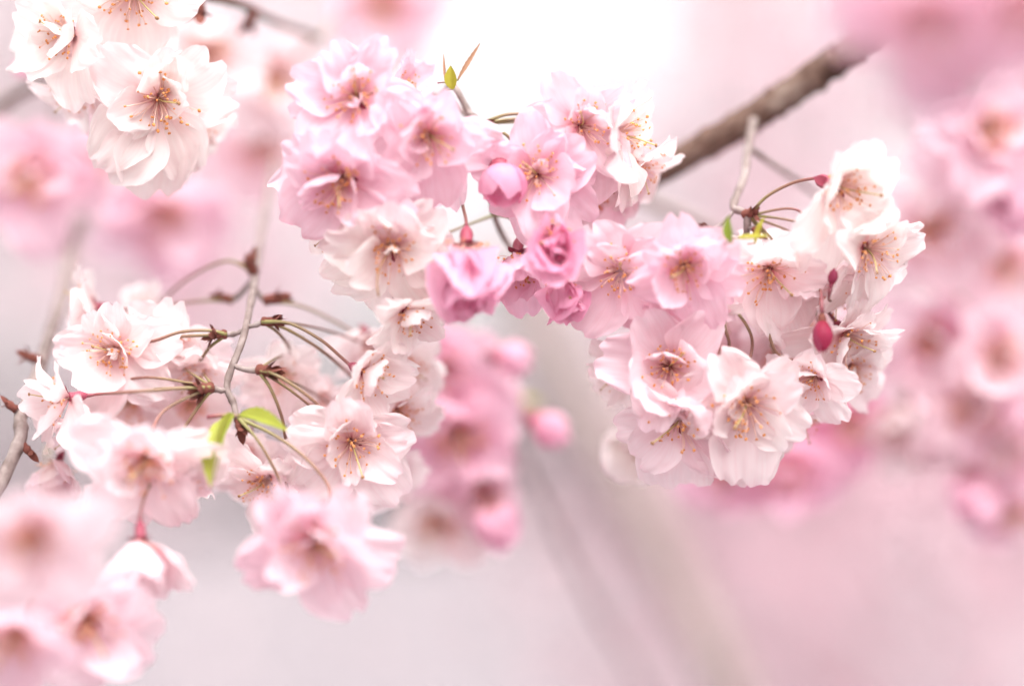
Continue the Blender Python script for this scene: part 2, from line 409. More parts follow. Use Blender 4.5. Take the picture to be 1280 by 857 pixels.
def blossom(px, py, d, rpx, face, tint, form, label, group, nd=None, seed=None, roll=None, cat='blossom', jit=1.0, stam=1.0, cal=False, via=None, droop=1.0, dark_pistil=False):
    COUNT[0] += 1
    seed = COUNT[0] * 17 + 3 if seed is None else seed
    rnd = random.Random(seed)
    ax = cdir(*face); Rm = pxm(rpx, d) * 1.04
    org = at(px, py, d) + ax * Rm * (.28 if cal else -.30)     # px, py give the calyx or the stamens
    root = empty('cherry_blossom', org)
    B = basis(ax, rnd.uniform(0, 6.28) if roll is None else roll)
    root.rotation_mode = 'QUATERNION'; root.rotation_quaternion = B.to_quaternion()
    tag(root, label, cat, group)
    root.matrix_world = Matrix.Translation(org) @ B.to_4x4()
    base = tint_col(tint); lay = 0
    for wi, (kind, cnt, ang, ja, sz) in enumerate(FORMS[form]):
        ph0 = rnd.uniform(0, 6.28)
        for k in range(cnt):
            me = rnd.choice(PET[kind])
            p = link('petal', me, root)
            ph = ph0 + 2 * math.pi * k / cnt + rnd.uniform(-.30, .30) * jit
            th = R(ang + rnd.uniform(-ja, ja) * jit)
            s = Rm * sz * rnd.uniform(.84, 1.12)
            g = (B @ Vector((math.cos(ph), math.sin(ph), 0))).z       # petals on the upper side lean over, the lower ones hang long
            th -= R(24) * max(0, g) * droop; s *= 1 - .12 * g * droop
            m = Matrix.Rotation(ph, 4, 'Z') @ Matrix.Rotation(-(math.pi / 2 - th), 4, 'Y') @ Matrix.Rotation(rnd.uniform(-.28, .28) * jit, 4, 'X')
            m = Matrix.Translation((0, 0, Rm * .018 * wi)) @ m @ Matrix.Translation((Rm * .05, 0, 0)) @ Matrix.Diagonal((s, s * rnd.uniform(.9, 1.12) * (1 if rnd.random() < .5 else -1), s, 1))
            p.matrix_local = m
            c = base * rnd.uniform(.96, 1.03); c = c.lerp(DEEP if rnd.random() < .3 else WHITE, rnd.uniform(0, .10))
            p.color = (min(c.x, .95), min(c.y, .93), min(c.z, .91), 1)
    fm, am, pm, sm = STA[seed % len(STA)]
    if form != 'tight':
        S = Matrix.Diagonal((Rm * stam, Rm * stam, Rm * stam, 1))
        st = link('stamens', fm, root); st.matrix_local = S; st['kind'] = 'stuff'
        an = link('anthers', am, st); an['kind'] = 'stuff'
        if dark_pistil:
            PV, PF, PU = tube_data([Rm * q for q in bez(Vector((0, 0, .02)), Vector((0, 0, .4)), (B.inverted() @ cdir(-.35, .1, 0)) * .25 + Vector((0, 0, .62)), (B.inverted() @ cdir(-.3, 1, 0)) * .5 + Vector((0, 0, .62)), 12)], Rm * .013, 6)
            pm = to_mesh('pistil', PV, PF, PU); pm.materials.append(M['stigma'])
            pi = link('pistil', pm, root)
        else:
            pi = link('pistil', pm, root); pi.matrix_local = S
        if not dark_pistil: link('stigma', sm, pi)
    ca = link('calyx', CAL, root); k = Rm * rnd.uniform(.9, 1.05); ca.matrix_local = Matrix.Diagonal((k, k, k, 1))
    for q in range(5):
        se = link('sepal', SEP, ca); se.matrix_local = Matrix.Rotation(q * 2 * math.pi / 5 + rnd.uniform(-.1, .1), 4, 'Z') @ Matrix.Rotation(rnd.uniform(-.9, .2), 4, 'Y')
    if nd is None: nd = at(px + rnd.uniform(-15, 15), py - 60, d + .03)
    pedicel(root, Vector((0, 0, -Rm * .28)), Vector((0, 0, -1)), nd, via=via)
    return root

def bud(px, py, d, lpx, face, tint, label, group, nd=None, fat=1.0, cap='calyx'):
    COUNT[0] += 1; rnd = random.Random(COUNT[0] * 31)
    ax = cdir(*face); L = pxm(lpx, d); org = at(px, py, d) - ax * L * .5
    root = empty('blossom_bud', org); B = basis(ax, rnd.uniform(0, 6.28))
    root.rotation_mode = 'QUATERNION'; root.rotation_quaternion = B.to_quaternion()
    root.matrix_world = Matrix.Translation(org) @ B.to_4x4()
    tag(root, label, 'bud', group)
    for me in BUD:
        p = link('petal', me, root); p.matrix_local = Matrix.Diagonal((L * fat, L * fat, L, 1))
        c = tint_col(min(2.0, tint + rnd.uniform(-.14, .08))); p.color = (*c, 1)
    ca = link('calyx', CAL if cap == 'calyx' else CAL_B, root); k = L * 1.9; ca.matrix_local = Matrix.Translation((0, 0, L * .12)) @ Matrix.Diagonal((k * fat, k * fat, L * 1.1, 1))
    for q in range(5):
        se = link('sepal', SEP, ca); se.matrix_local = Matrix.Rotation(q * 2 * math.pi / 5, 4, 'Z') @ Matrix.Translation((.02, 0, 0)) @ Matrix.Rotation(-1.0, 4, 'Y') @ Matrix.Diagonal((.7, .8, .8, 1))
    if nd is None: nd = at(px + rnd.uniform(-15, 15), py - 60, d + .03)
    pedicel(root, Vector((0, 0, -L * .20)), Vector((0, 0, -1)), nd)
    return root

# ------------------------------------------------------------------ twigs, spurs, leaves
def scale_mesh():
    V = []; F = []
    for i in range(5):
        t = i / 4; wd = .36 * math.sin(math.pi * min(1, .2 + .8 * t)) ** .7 + .01
        for sg in (-1, 0, 1): V.append((t, sg * wd, (.12 if sg else -.02) * (1 - t) + .18 * t * t))
    for i in range(4):
        for j in range(2): F.append((i * 3 + j, i * 3 + 3 + j, i * 3 + 4 + j, i * 3 + j + 1))
    me = to_mesh('bud_scale', V, F); me.materials.append(M['scale']); return me
SCA = scale_mesh()
v, f, u = lathe([(.55, 0), (.60, .25), (.52, .5), (.62, .75), (.50, 1.0), (.30, 1.2)], 8)
v = [Vector(p) * (1 + .18 * noise.noise(Vector(p) * 2.3)) for p in v]
SPU = to_mesh('spur', v, f, u); SPU.materials.append(M['scale'])

TW = {}
def spur(twig, p, face, size=.0032, nsc=7, seed=0):
    rnd = random.Random(seed); ax = cdir(*face)
    q = min(TW[twig.name], key=lambda v: (v - p).length)
    if (q - p).length > size * .5:      # the short shoot that carries the spur
        a = q - twig.location; b = p + ax * size * .6 - twig.location
        V, F, U = tube_data(bez(a, a.lerp(b, .35) + cdir(0, .3, 0) * size * .5, b - ax * size, b, 6), lambda t: size * (.24 + .18 * t + .05 * math.sin(t * 19 + seed)), 8)
        link('shoot', to_mesh('shoot', V, F, U), twig, M['twig'])
    s = link('spur', SPU, twig); s.matrix_local = Matrix.Translation(p - twig.location) @ basis(ax, seed).to_4x4() @ Matrix.Diagonal((size, size, size * 1.3, 1))
    for k in range(nsc):
        c = link('bud_scale', SCA, s)
        q = rnd.uniform(1.0, 1.9)
        c.matrix_local = Matrix.Translation((0, 0, rnd.uniform(.5, 1.1))) @ Matrix.Rotation(k * 2.4 + rnd.uniform(-.3, .3), 4, 'Z') @ Matrix.Rotation(-rnd.uniform(.1, 1.15), 4, 'Y') @ Matrix.Diagonal((q, q * .8, q, 1))
    return s

def twig(name, pix, r0, r1, label, cat, group=None, matl='twig', rough=.10, seg=9, per=9, knob=.25, seed=0):
    pts = spline([at(*p) for p in pix], per); o0 = pts[0].copy()
    L = [p - o0 for p in pts]
    root = empty(name, o0); tag(root, label, cat, group)
    n = len(L)
    def rad(t):
        r = r0 + (r1 - r0) * t
        kn = 1 + knob * max(0, noise.noise(Vector((t * n * .33, seed, 2.0)))) + rough * .5 * noise.noise(Vector((t * n * 1.2, seed, 9)))
        return lambda a: r * kn * (1 + rough * noise.noise(Vector((math.cos(a) * 1.5, math.sin(a) * 1.5 + seed, t * n * .8))))
    V, F, U = tube_data(L, rad, seg)
    link('stem', to_mesh('stem', V, F, U), root, M[matl])
    TW[root.name] = pts
    return root

def leaf_mesh(seed, width=.34, bend=.5, fold=.5, serr=.03):
    V = []; F = []; U = []; nu, nv = 16, 6
    for i in range(nu + 1):
        u = i / nu; wd = width * .5 * math.sin(math.pi * min(1, .04 + .96 * u ** .85)) ** .9 + .004
        wd += serr * (.5 if i % 2 else -.2) * math.sin(math.pi * u)
        for j in range(nv + 1):
            s = j / nv * 2 - 1
            V.append((u, s * wd * (1 - .25 * fold), abs(s) * wd * fold - bend * u * u * .4 + .02 * noise.noise(Vector((u * 4, s * 2, seed))))); U.append((u, s * .5 + .5))
    for i in range(nu):
        for j in range(nv):
            a = i * (nv + 1) + j; F.append((a, a + nv + 1, a + nv + 2, a + 1))
    return to_mesh('leaf_blade', V, F, U)
def leaf(px, py, d, lpx, along, normal, label, group=None, matl='leaf', **kw):
    """base at px,py; runs along `along`, upper face to `normal`"""
    x = cdir(*along); z = cdir(*normal); z = (z - x * z.dot(x)).normalized(); y = z.cross(x)
    L = pxm(lpx, d); o = empty('young_leaf', at(px, py, d))
    tag(o, label, 'leaf', group)
    b = link('leaf_blade', leaf_mesh(lpx, **kw), o, M[matl])
    b.matrix_local = Matrix((x, y, z)).transposed().to_4x4() @ Matrix.Diagonal((L, L, L, 1))
    V, F, U = tube_data([Vector((0, 0, -.012)), Vector((.3, 0, -.020)), Vector((.6, 0, -.03 - .14 * kw.get('bend', .5))), Vector((.9, 0, -.02 - .32 * kw.get('bend', .5)))], lambda t: .022 * (1 - .8 * t), 5)
    rib = link('midrib', to_mesh('midrib', V, F, U), b, M[matl])
    V, F, U = tube_data([Vector((-.28 * L, 0, -.03 * L)), Vector((-.1 * L, 0, -.005 * L)), Vector((.02 * L, 0, 0))], lambda t: .025 * L, 6)
    V = [b.matrix_local.to_3x3().normalized() @ p for p in V]
    link('petiole', to_mesh('petiole', V, F, U), o, M['pedicel'])
    return o

D = FOC
# ================================================================== the thick branch and its twig
br = twig('cherry_branch', [(1130, 12, .80), (1045, 76, .812), (940, 147, .82), (835, 207, .826), (740, 258, .835), (690, 300, .86)], .0054, .0045,
          'thick brown cherry branch with rough bark slanting above the white blossoms', 'branch', None, 'bark', .20, 18, 22, .22, 3)
t1 = twig('cherry_twig', [(942, 150, .812), (934, 190, .80), (930, 222, .785), (917, 258, .772), (934, 272, .765), (925, 330, .775), (905, 372, .778)], .0014, .0010,
          'thin grey twig hanging from the thick brown branch to a green leaf', 'twig', 'cherry twigs', seed=5)
t2 = twig('cherry_twig', [(936, 185, .805), (962, 203, .815), (988, 220, .825), (1030, 250, .84)], .0011, .0009,
          'short blurred side twig behind the hanging grey twig, under the brown branch', 'twig', 'cherry twigs', seed=8)
t3 = twig('cherry_twig', [(700, 215, .88), (800, 247, .90), (872, 278, .90), (960, 330, .91)], .0023, .0020,
          'blurred grey twig behind the pink and white blossoms below the brown branch', 'twig', 'cherry twigs', seed=9)
N_D1, N_D2 = at(936, 270, .765), at(905, 370, .778)
spur(t1, at(930, 268, .766), (.5, -.1, .5), .0028, 8, 1)
spur(t1, at(944, 284, .764), (.2, .9, .2), .0022, 5, 2)
spur(t1, at(890, 290, .768), (-.5, -.2, .6), .0024, 6, 3)
spur(t1, at(905, 365, .780), (0, .6, .6), .003, 7, 4)

# weeping twig of the pink cluster (mostly hidden behind its blossoms)
t4 = twig('cherry_twig', [(560, 104, .80), (568, 108, .775), (586, 140, .772), (600, 156, .768), (615, 215, .778), (618, 270, .785), (650, 320, .79), (720, 345, .79)], .0011, .0009,
          'slender twig behind the pink blossoms below the pronged leaf bud', 'twig', 'cherry twigs', seed=11)
spur(t4, at(597, 155, .766), (.6, 0, .4), .0020, 6, 6)
spur(t4, at(470, 215, .790), (0, .6, .6), .003, 5, 7)
N_B, N_C, N_C2 = at(601, 155, .766), at(618, 268, .784), at(470, 180, .80)
t5 = twig('cherry_twig', [(590, 148, .775), (540, 120, .80), (480, 150, .80), (468, 190, .80), (470, 230, .79)], .001, .0009,
          'slender side twig carrying the blossoms beside the pronged leaf bud', 'twig', 'cherry twigs', seed=12)

# the twig at the top, above the white cluster
t6 = twig('cherry_twig', [(150, -40, .80), (240, -8, .79), (300, 6, .82), (345, 28, .85), (400, 48, .88)], .0017, .0012,
          'blurred brown twig with a node above the white blossom cluster', 'twig', 'cherry twigs', 'bark', seed=14)
spur(t6, at(246, -2, .787), (.2, .9, .4), .0040, 6, 9)
spur(t6, at(318, 12, .83), (-.3, .8, .3), .0034, 6, 10)
N_A = at(228, -12, .787)
t7 = twig('cherry_twig', [(-40, 165, .90), (20, 120, .885), (70, 98, .87), (130, 60, .86)], .0022, .0016,
          'blurred dusky twig behind the side-facing white blossom with tan stamens', 'twig', 'cherry twigs', 'bark', seed=15)

# the knobbly twig with bare stalks
t8 = twig('cherry_twig', [(345, 200, .88), (330, 270, .84), (320, 338, .80), (312, 385, .772), (303, 425, .757), (284, 478, .752), (292, 505, .750), (296, 524, .748)], .0013, .0010,
          'pale grey knobbly twig bearing many long bare flower stalks', 'twig', 'cherry twigs', seed=17, knob=.35)
SP = {}
def sp(key, p, face, size, n, seed):
    SP[key] = at(*p); spur(t8, at(p[0], p[1], p[2] + .001), face, size, n, seed)
sp('top', (318, 342, .795), (-.2, -.6, .4), .0032, 6, 21)
sp('mid', (330, 375, .79), (.8, -.1, .1), .0032, 6, 22)
sp('left', (283, 418, .762), (-.9, 0, .3), .0027, 12, 23)
sp('right', (328, 402, .760), (.9, 0, .3), .0027, 11, 24)
sp('low', (322, 462, .748), (.9, .1, .4), .0031, 14, 25)
sp('lowleft', (266, 484, .748), (-.8, .1, .5), .0031, 14, 26)
sp('end', (298, 522, .748), (.2, .9, .3), .0026, 6, 27)
sp('back', (292, 375, .80), (-.8, -.2, .1), .0028, 6, 28)

# the grey branch at the edge
t9 = twig('cherry_twig', [(150, 180, .98), (112, 262, .93), (92, 300, .90), (80, 365, .85), (62, 420, .81), (38, 495, .775), (26, 520, .765), (24, 552, .76), (-4, 612, .755), (-30, 660, .75)], .0023, .0021,
          'long grey twig with knobbly nodes behind the pale blossoms of the stalked twig', 'twig', 'cherry twigs', 'twig', seed=19, knob=.4)
spur(t9, at(20, 512, .764), (-.7, -.6, .3), .0024, 4, 31)
spur(t9, at(28, 556, .760), (.6, .5, .3), .0024, 3, 32)
spur(t9, at(50, 450, .79), (-.8, -.3, .3), .0028, 4, 33)

# blurred twigs farther behind
twig('cherry_twig', [(640, 330, 1.42), (705, 470, 1.40), (780, 600, 1.38), (850, 730, 1.36), (905, 840, 1.34), (955, 930, 1.33)], .0125, .0105,
     'thick pale branch, very blurred, sweeping down through the empty pink space', 'branch', None, 'twig', seed=41)
twig('cherry_twig', [(640, 505, .93), (650, 560, .95), (690, 650, 1.0), (740, 750, 1.05), (800, 850, 1.1), (840, 930, 1.12)], .0010, .0012,
     'thin blurred twig trailing down from the blurred pink blossoms', 'twig', 'cherry twigs', 'bark', seed=42)
twig('cherry_twig', [(560, 380, .96), (600, 440, .94), (640, 505, .93)], .0012, .0011,
     'thin blurred twig behind the blurred pink pair with orange centres', 'twig', 'cherry twigs', seed=43)
twig('cherry_twig', [(1100, 300, .98), (1180, 350, .97), (1230, 352, .97), (1320, 365, .97)], .0019, .0016,
     'blurred grey twig among the blurred pink blossoms beside the white ones', 'twig', 'cherry twigs', seed=44)
twig('cherry_twig', [(1330, 380, .99), (1270, 400, 1.0), (1210, 380, 1.0), (1140, 390, 1.0)], .0014, .0012,
     'second blurred twig under the blurred grey one, with magenta buds', 'twig', 'cherry twigs', seed=45)

# ================================================================== leaves
leaf(915, 303, .730, 34, (-.22, -1, .1), (-.7, .1, .6), 'small bright green young leaf under the hanging grey twig', 'young leaves', 'leaf', width=.52, bend=.3, fold=.5)
leaf(922, 297, .735, 40, (1, .12, .2), (0, -.8, .5), 'yellow-green curled bract lying beside the small green leaf', 'young leaves', 'leaf_y', width=.30, bend=-.5, fold=.6)
leaf(944, 304, .738, 36, (.3, -1, .1), (-.6, -.1, .7), 'narrow yellow bract standing up beside the small green leaf', 'young leaves', 'leaf_y', width=.26, bend=.2, fold=.7)
leaf(290, 518, .738, 112, (-.40, 1, 1.0), (-.7, .1, .7), 'yellow-green folded leaf hanging from the tip of the stalked twig', 'young leaves', 'leaf_g', width=.36, bend=.4, fold=.8)
leaf(300, 519, .740, 84, (1, .16, .9), (0, -.7, .7), 'yellow-green leaf jutting sideways from the tip of the stalked twig', 'young leaves', 'leaf_g', width=.32, bend=.3, fold=.8)
leaf(566, 112, .755, 30, (-.10, -1, .1), (-.3, 0, 1), 'yellow leaf bud with folded blade above the pink blossoms', 'young leaves', 'leaf_y', width=.62, bend=.1, fold=.6)
leaf(557, 103, .757, 36, (-.08, -1, 0), (-.3, 0, 1), 'thin pinkish prong standing straight up on the yellow leaf bud', 'young leaves', 'prong', width=.10, bend=.1, fold=.6)
leaf(572, 100, .757, 54, (.55, -.85, 0), (-.3, 0, 1), 'long thin pinkish prong slanting away from the yellow leaf bud', 'young leaves', 'prong', width=.11, bend=-.2, fold=.6)
leaf(618, 502, .92, 60, (1, -.05, .1), (0, -.7, .7), 'blurred yellow-green leaf between the two blurred pink buds', 'young leaves', 'leaf_y', width=.34, bend=.3, fold=.5)
leaf(1195, 398, .97, 50, (-1, -.1, .1), (0, -.7, .7), 'blurred olive leaf beside the blurred magenta bud', 'young leaves', 'leaf', width=.4, bend=.3, fold=.5)

# ================================================================== white cluster at the top
g = 'white blossoms of the upper cluster'
blossom(198, 128, .756, 100, (.12, .30, .9), .04, 'full', 'large creamy white blossom with tan stamens, facing out of the upper white cluster', g, N_A)
blossom(72, 44, .758, 82, (-.55, .05, .6), .03, 'wide', 'white blossom turned sideways with a big tuft of tan stamens', g, N_A)
blossom(168, -2, .758, 96, (.08, .55, .8), .05, 'open', 'white blossom cut by the top edge, above the creamy white one', g, N_A)
blossom(92, 118, .774, 70, (-.5, .65, .5), .08, 'open', 'white blossom with ragged petals below the side-turned one with the stamen tuft', g, N_A)
blossom(240, 168, .778, 78, (.7, .55, .35), .02, 'open', 'bright white blossom tucked behind the creamy white one, petals pointing sideways', g, N_A)
blossom(180, 182, .776, 74, (-.1, .92, .35), .05, 'open', 'white blossom hanging straight down behind the creamy white one', g, N_A)
blossom(262, 66, .866, 74, (.2, .2, .9), .12, 'open', 'blurred pale blossom beside the upper white cluster, below the brown twig', g, N_A)
bud(27, 86, .856, 24, (-.5, .4, .5), .85, 'small blurred dark pink bud beside the side-turned white blossom', 'blossom buds', at(60, 20, .85))
g = 'blurred pink blossoms behind the upper cluster'
blossom(36, 220, .881, 92, (-.1, .2, .9), .38, 'full', 'blurred pink blossom with an orange centre below the white cluster', g, at(70, 98, .87))
blossom(110, 205, .895, 70, (.2, .5, .8), .36, 'open', 'blurred pink blossom beside the orange-centred blurred pink one', g, at(70, 98, .87))
blossom(205, 270, .931, 90, (.2, .5, .8), .42, 'full', 'blurred rose pink blossom under the creamy white one', g, at(130, 60, .86))
blossom(345, 100, .917, 80, (0, .2, .9), .17, 'full', 'blurred peach-pink blossom between the white and the pink clusters', g, at(400, 48, .88))
blossom(325, 185, .946, 80, (.1, .4, .8), .26, 'open', 'blurred pale pink blossom beneath the peach-pink blurred one', g, at(400, 48, .88))
blossom(480, 4, .931, 80, (.1, .3, .8), .38, 'open', 'blurred pink blossom at the top edge above the pink cluster', g, at(400, 48, .88))

# ================================================================== pink cluster, upper middle
g = 'pink blossoms of the middle cluster'
blossom(443, 118, .738, 86, (-.10, -.08, .9), .36, 'full', 'pink blossom with ragged petals, topmost of the middle cluster', g, N_C2)
blossom(538, 172, .735, 86, (.10, .26, .9), .36, 'full', 'broad pink blossom with orange stamens just below the pronged leaf bud', g, N_C2)
blossom(418, 232, .738, 94, (-.36, .46, .75), .38, 'full', 'pink nodding blossom above the creamy white one with a dark curved pistil', g, N_C2)
blossom(508, 108, .765, 58, (.55, -.2, .5), .36, 'open', 'small pink blossom wedged behind the broad pink one with orange stamens', g, N_C2)
blossom(452, 196, .755, 56, (0, .3, .8), .40, 'wide', 'half hidden pink blossom with a dark sepal between three open pink ones', g, N_C2)
blossom(488, 316, .740, 88, (.0, .38, .9), .03, 'full', 'creamy white blossom with a dark curved pistil', g, N_C2, via=[(512, 215, .775), (516, 285, .775)], dark_pistil=True)
blossom(408, 296, .762, 60, (-.70, .50, .3), .04, 'open', 'white blossom peeping out behind the pink nodding one', g, N_C2)
blossom(545, 352, .762, 62, (.4, .78, .3), .05, 'open', 'white blossom with round petals under the rose pink bell blossom', g, N_C2)
blossom(516, 400, .748, 66, (.45, .52, .45), .05, 'wide', 'white blossom with yellow stamens hanging below the creamy white one', g, N_C)

# ================================================================== rose and pink blossoms in the middle
g = 'pink blossoms around the rose bells'
blossom(733, 156, .750, 78, (.32, .06, .85), .30, 'full', 'pale pink blossom with orange stamens against the sky', g, N_B, via=[(635, 143, .764), (672, 145, .765)])
blossom(672, 218, .745, 80, (.06, .10, .95), .42, 'full', 'pink blossom with orange stamens beside the round rose pink bud', g, N_B, via=[(632, 168, .763), (648, 190, .768)])
blossom(788, 168, .760, 92, (.82, .02, .15), .03, 'open', 'white blossom seen from the side with upright petals beside the brown branch', g, N_B, seed=12, via=[(640, 149, .768), (690, 152, .775)])
blossom(806, 215, .768, 70, (.65, .55, .3), .08, 'open', 'white blossom hanging below the upright-petalled white one', g, N_B)
blossom(745, 235, .768, 78, (.15, .6, .7), .28, 'full', 'pale pink blossom beneath the orange-stamened one against the sky', g, N_C)
bud(628, 234, .742, 62, (.12, .80, .58), .76, 'round rose pink swollen bud beside an orange-stamened blossom', 'blossom buds', N_B, fat=1.25)
blossom(583, 283, .742, 98, (.02, .72, .62), .68, 'bell', 'rose pink bell blossom hanging from a pink stalk', g, at(574, 225, .765), cal=True, via=[(577, 250, .755)])
blossom(694, 300, .738, 74, (.06, .40, .85), .74, 'bell', 'deep rose half-open blossom with rolled petals', g, N_C)
blossom(703, 360, .750, 62, (.1, .85, .4), .80, 'bell', 'frilly deep rose blossom hanging under the rolled-petalled rose one', g, N_C)
blossom(646, 335, .758, 74, (-.05, .75, .5), .48, 'cup', 'soft pink cupped blossom between the two deep rose ones', g, N_C)
blossom(775, 340, .747, 80, (-.15, .20, .9), .30, 'open', 'translucent pink blossom with spread orange anthers beside the blurred-centred pink one', g, N_D2)
blossom(745, 385, .765, 62, (-.25, .8, .4), .38, 'open', 'thin-petalled pink blossom hanging below the one with spread orange anthers', g, N_D2)
blossom(857, 340, .738, 80, (.0, .42, .88), .40, 'full', 'large soft pink blossom with a glowing orange centre below the grey twig', g, N_D2, jit=.8)
blossom(845, 395, .762, 70, (0, .8, .5), .38, 'open', 'pink blossom behind and below the one with the glowing orange centre', g, N_D2)

# ================================================================== white and blush blossoms under the brown branch
g = 'white and blush blossoms under the brown branch'
blossom(964, 345, .750, 88, (.0, .45, .85), .12, 'open', 'blush white blossom with a ring of tan anthers below the green leaf', g, N_D2)
blossom(1022, 224, .750, 92, (.46, .26, .70), .02, 'wide', 'white blossom on an arching stalk, facing sideways, topmost under the brown branch', g, N_D1, cal=True, via=[(958, 246, .762), (990, 229, .757)])
blossom(1096, 318, .748, 84, (.50, .34, .70), .06, 'open', 'white blossom with yellow stamens, outermost of the blush cluster', g, N_D1)
blossom(1010, 318, .770, 88, (.10, .50, -.35), .14, 'open', 'blush blossom turned away, showing petal backs, above the dark red bud', g, N_D1, stam=.8)
blossom(1048, 372, .764, 66, (.3, .8, .2), .14, 'open', 'blush blossom with a dark red sepal over the dark red bud', g, N_D1)
bud(1028, 422, .738, 44, (0, 1, .15), 1.9, 'dark red closed bud with a brown cap hanging among the blush blossoms', 'blossom buds', at(1020, 392, .775), cap='brown', fat=.74)
bud(1041, 345, .742, 22, (.15, -.9, .2), 1.8, 'tiny dark red bud tip above the dark red closed bud', 'blossom buds', at(1040, 380, .758), fat=.72)
blossom(1066, 430, .762, 74, (.35, .55, .5), .10, 'full', 'pale blossom below the outermost white one, behind the dark red bud', g, N_D1)
blossom(1012, 476, .756, 62, (-.45, .35, .65), .14, 'wide', 'pale blossom with orange-brown stamens below the dark red bud', g, N_D2, via=[(953, 404, .758), (974, 444, .760)])
blossom(836, 458, .748, 84, (-.08, .02, .9), .26, 'wide', 'pink cupped blossom showing a row of orange anthers', g, N_D2, via=[(884, 404, .764), (879, 424, .766)])
blossom(846, 532, .748, 86, (-.22, .34, .85), .20, 'open', 'blush blossom with a few brown stamens and a green pistil, lowest of the cluster', g, N_D2, via=[(906, 408, .762), (909, 440, .764)])
blossom(936, 512, .743, 93, (.08, .42, .88), .09, 'full', 'wide creamy blush blossom with many tan anthers, next to the lowest one', g, N_D2, via=[(934, 408, .760), (940, 436, .762)])
blossom(975, 450, .80, 66, (.1, .3, .7), .18, 'open', 'blush blossom behind the wide creamy one, under three dark stalks', g, at(964, 420, .768))
blossom(905, 446, .80, 62, (-.1, .3, .7), .24, 'open', 'pink-tinged blossom behind the cupped one with the row of anthers', g, at(880, 400, .772))
blossom(768, 466, .772, 60, (-.80, .25, .25), .06, 'wide', 'white blossom in profile with a dark-tipped pistil behind the cupped pink one', g, at(880, 405, .778))
blossom(800, 548, .800, 66, (-.5, .4, .5), .02, 'cup', 'blurred bright white blossom behind the lowest blush one', g, at(880, 420, .80))
blossom(1068, 468, .772, 62, (.30, .55, .6), .10, 'full', 'pale ragged blossom drooping at the rim of the blush cluster', g, N_D1)
blossom(998, 402, .792, 62, (.1, .5, .7), .14, 'open', 'blush blossom deep in the gap beside the dark red bud', g, N_D1)
blossom(900, 388, .785, 62, (.1, .7, .5), .22, 'open', 'blush blossom in shade behind the dark stalks', g, N_D2)
blossom(1005, 530, .775, 56, (.4, .7, .3), .12, 'open', 'pale ragged blossom behind the wide creamy one', g, at(964, 430, .775))

# ================================================================== pale cluster on the stalked twig
g = 'pale blossoms of the stalked twig'
blossom(138, 440, .762, 80, (-.18, .16, .9), .10, 'full', 'pale pink-white blossom with small brown anthers at the end of bare stalks', g, SP['left'], via=[(262, 413, .760), (225, 415, .760), (192, 426, .762)])
blossom(140, 386, .785, 62, (-.85, -.15, .15), .06, 'open', 'white blossom seen from behind with a red calyx beside the grey twig', g, SP['back'], cal=True, via=[(250, 376, .80), (195, 384, .795)])
blossom(178, 384, .81, 50, (-.3, -.5, .6), .08, 'wide', 'small blurred white blossom above the pale one with brown anthers', g, SP['top'], via=[(285, 326, .795), (240, 345, .80), (208, 372, .805)])
blossom(108, 494, .756, 70, (-.80, .10, .35), .12, 'wide', 'blush blossom on the longest straight stalk, facing the grey twig', g, SP['lowleft'], cal=True, via=[(225, 485, .742), (160, 490, .740)])
blossom(92, 545, .765, 60, (-.4, .8, .3), .14, 'open', 'blush blossom drooping below the one on the longest stalk', g, SP['lowleft'])
blossom(215, 428, .775, 70, (.02, .45, .75), .09, 'wide', 'white blossom with rusty stamens behind the bare stalks', g, SP['left'], via=[(262, 419, .762), (225, 421, .766), (196, 430, .785)])
blossom(245, 470, .775, 56, (.0, .8, .5), .12, 'open', 'blush blossom hanging from a short stalk below the rusty-stamened one', g, SP['left'], via=[(262, 434, .764), (250, 450, .768)])
blossom(182, 588, .722, 94, (.06, .58, .75), .17, 'full', 'large soft white blossom with yellow stamens below the longest stalk', g, SP['lowleft'], via=[(240, 494, .745), (204, 514, .742)])
blossom(228, 606, .735, 64, (.30, .75, .4), .12, 'open', 'white blossom drooping behind the large soft white one', g, SP['lowleft'], via=[(248, 508, .748), (224, 545, .748)])
blossom(352, 470, .785, 58, (.15, .3, .8), .08, 'open', 'white blossom behind the fork of bare stalks', g, SP['right'], via=[(350, 418, .77), (366, 445, .79)])
blossom(40, 678, .640, 100, (.02, .35, .9), .24, 'full', 'big very blurred pale blossom with an orange centre near the grey twig', g, at(60, 560, .70))
blossom(175, 652, .722, 76, (.10, .86, .45), .20, 'cup', 'blush blossom hanging from a dark red calyx below the large soft white one', g, at(190, 600, .73), stam=.6, cal=True)
blossom(110, 785, .700, 96, (.16, .35, .85), .28, 'full', 'blurred peach-white blossom with long stamens, below the very blurred one', g, at(110, 690, .73))
blossom(14, 800, .680, 90, (-.2, .5, .8), .34, 'open', 'blurred blush blossom cut by the bottom corner', g, at(20, 700, .72))
blossom(442, 560, .750, 84, (.16, .34, .85), .13, 'full', 'pale blossom with brown speckled stamens beside the dark rose bud', g, SP['low'], via=[(348, 470, .745), (385, 495, .747), (412, 520, .752)])
blossom(438, 456, .757, 72, (.62, .30, .5), .07, 'wide', 'white blossom with tan anthers, uppermost on the stalk side away from the grey twig', g, SP['right'], cal=True, via=[(362, 404, .756), (400, 424, .755), (425, 445, .757)])
blossom(505, 520, .775, 64, (.5, .4, .6), .10, 'open', 'white blossom next to the blurred pink pair with orange centres', g, SP['right'], via=[(360, 412, .765), (405, 440, .77), (440, 470, .785)])
blossom(393, 688, .705, 108, (.0, .45, .85), .32, 'full', 'large pink blossom with an orange centre, lowest of the stalked twig', g, SP['end'], via=[(345, 545, .742), (385, 575, .738), (412, 612, .735)])
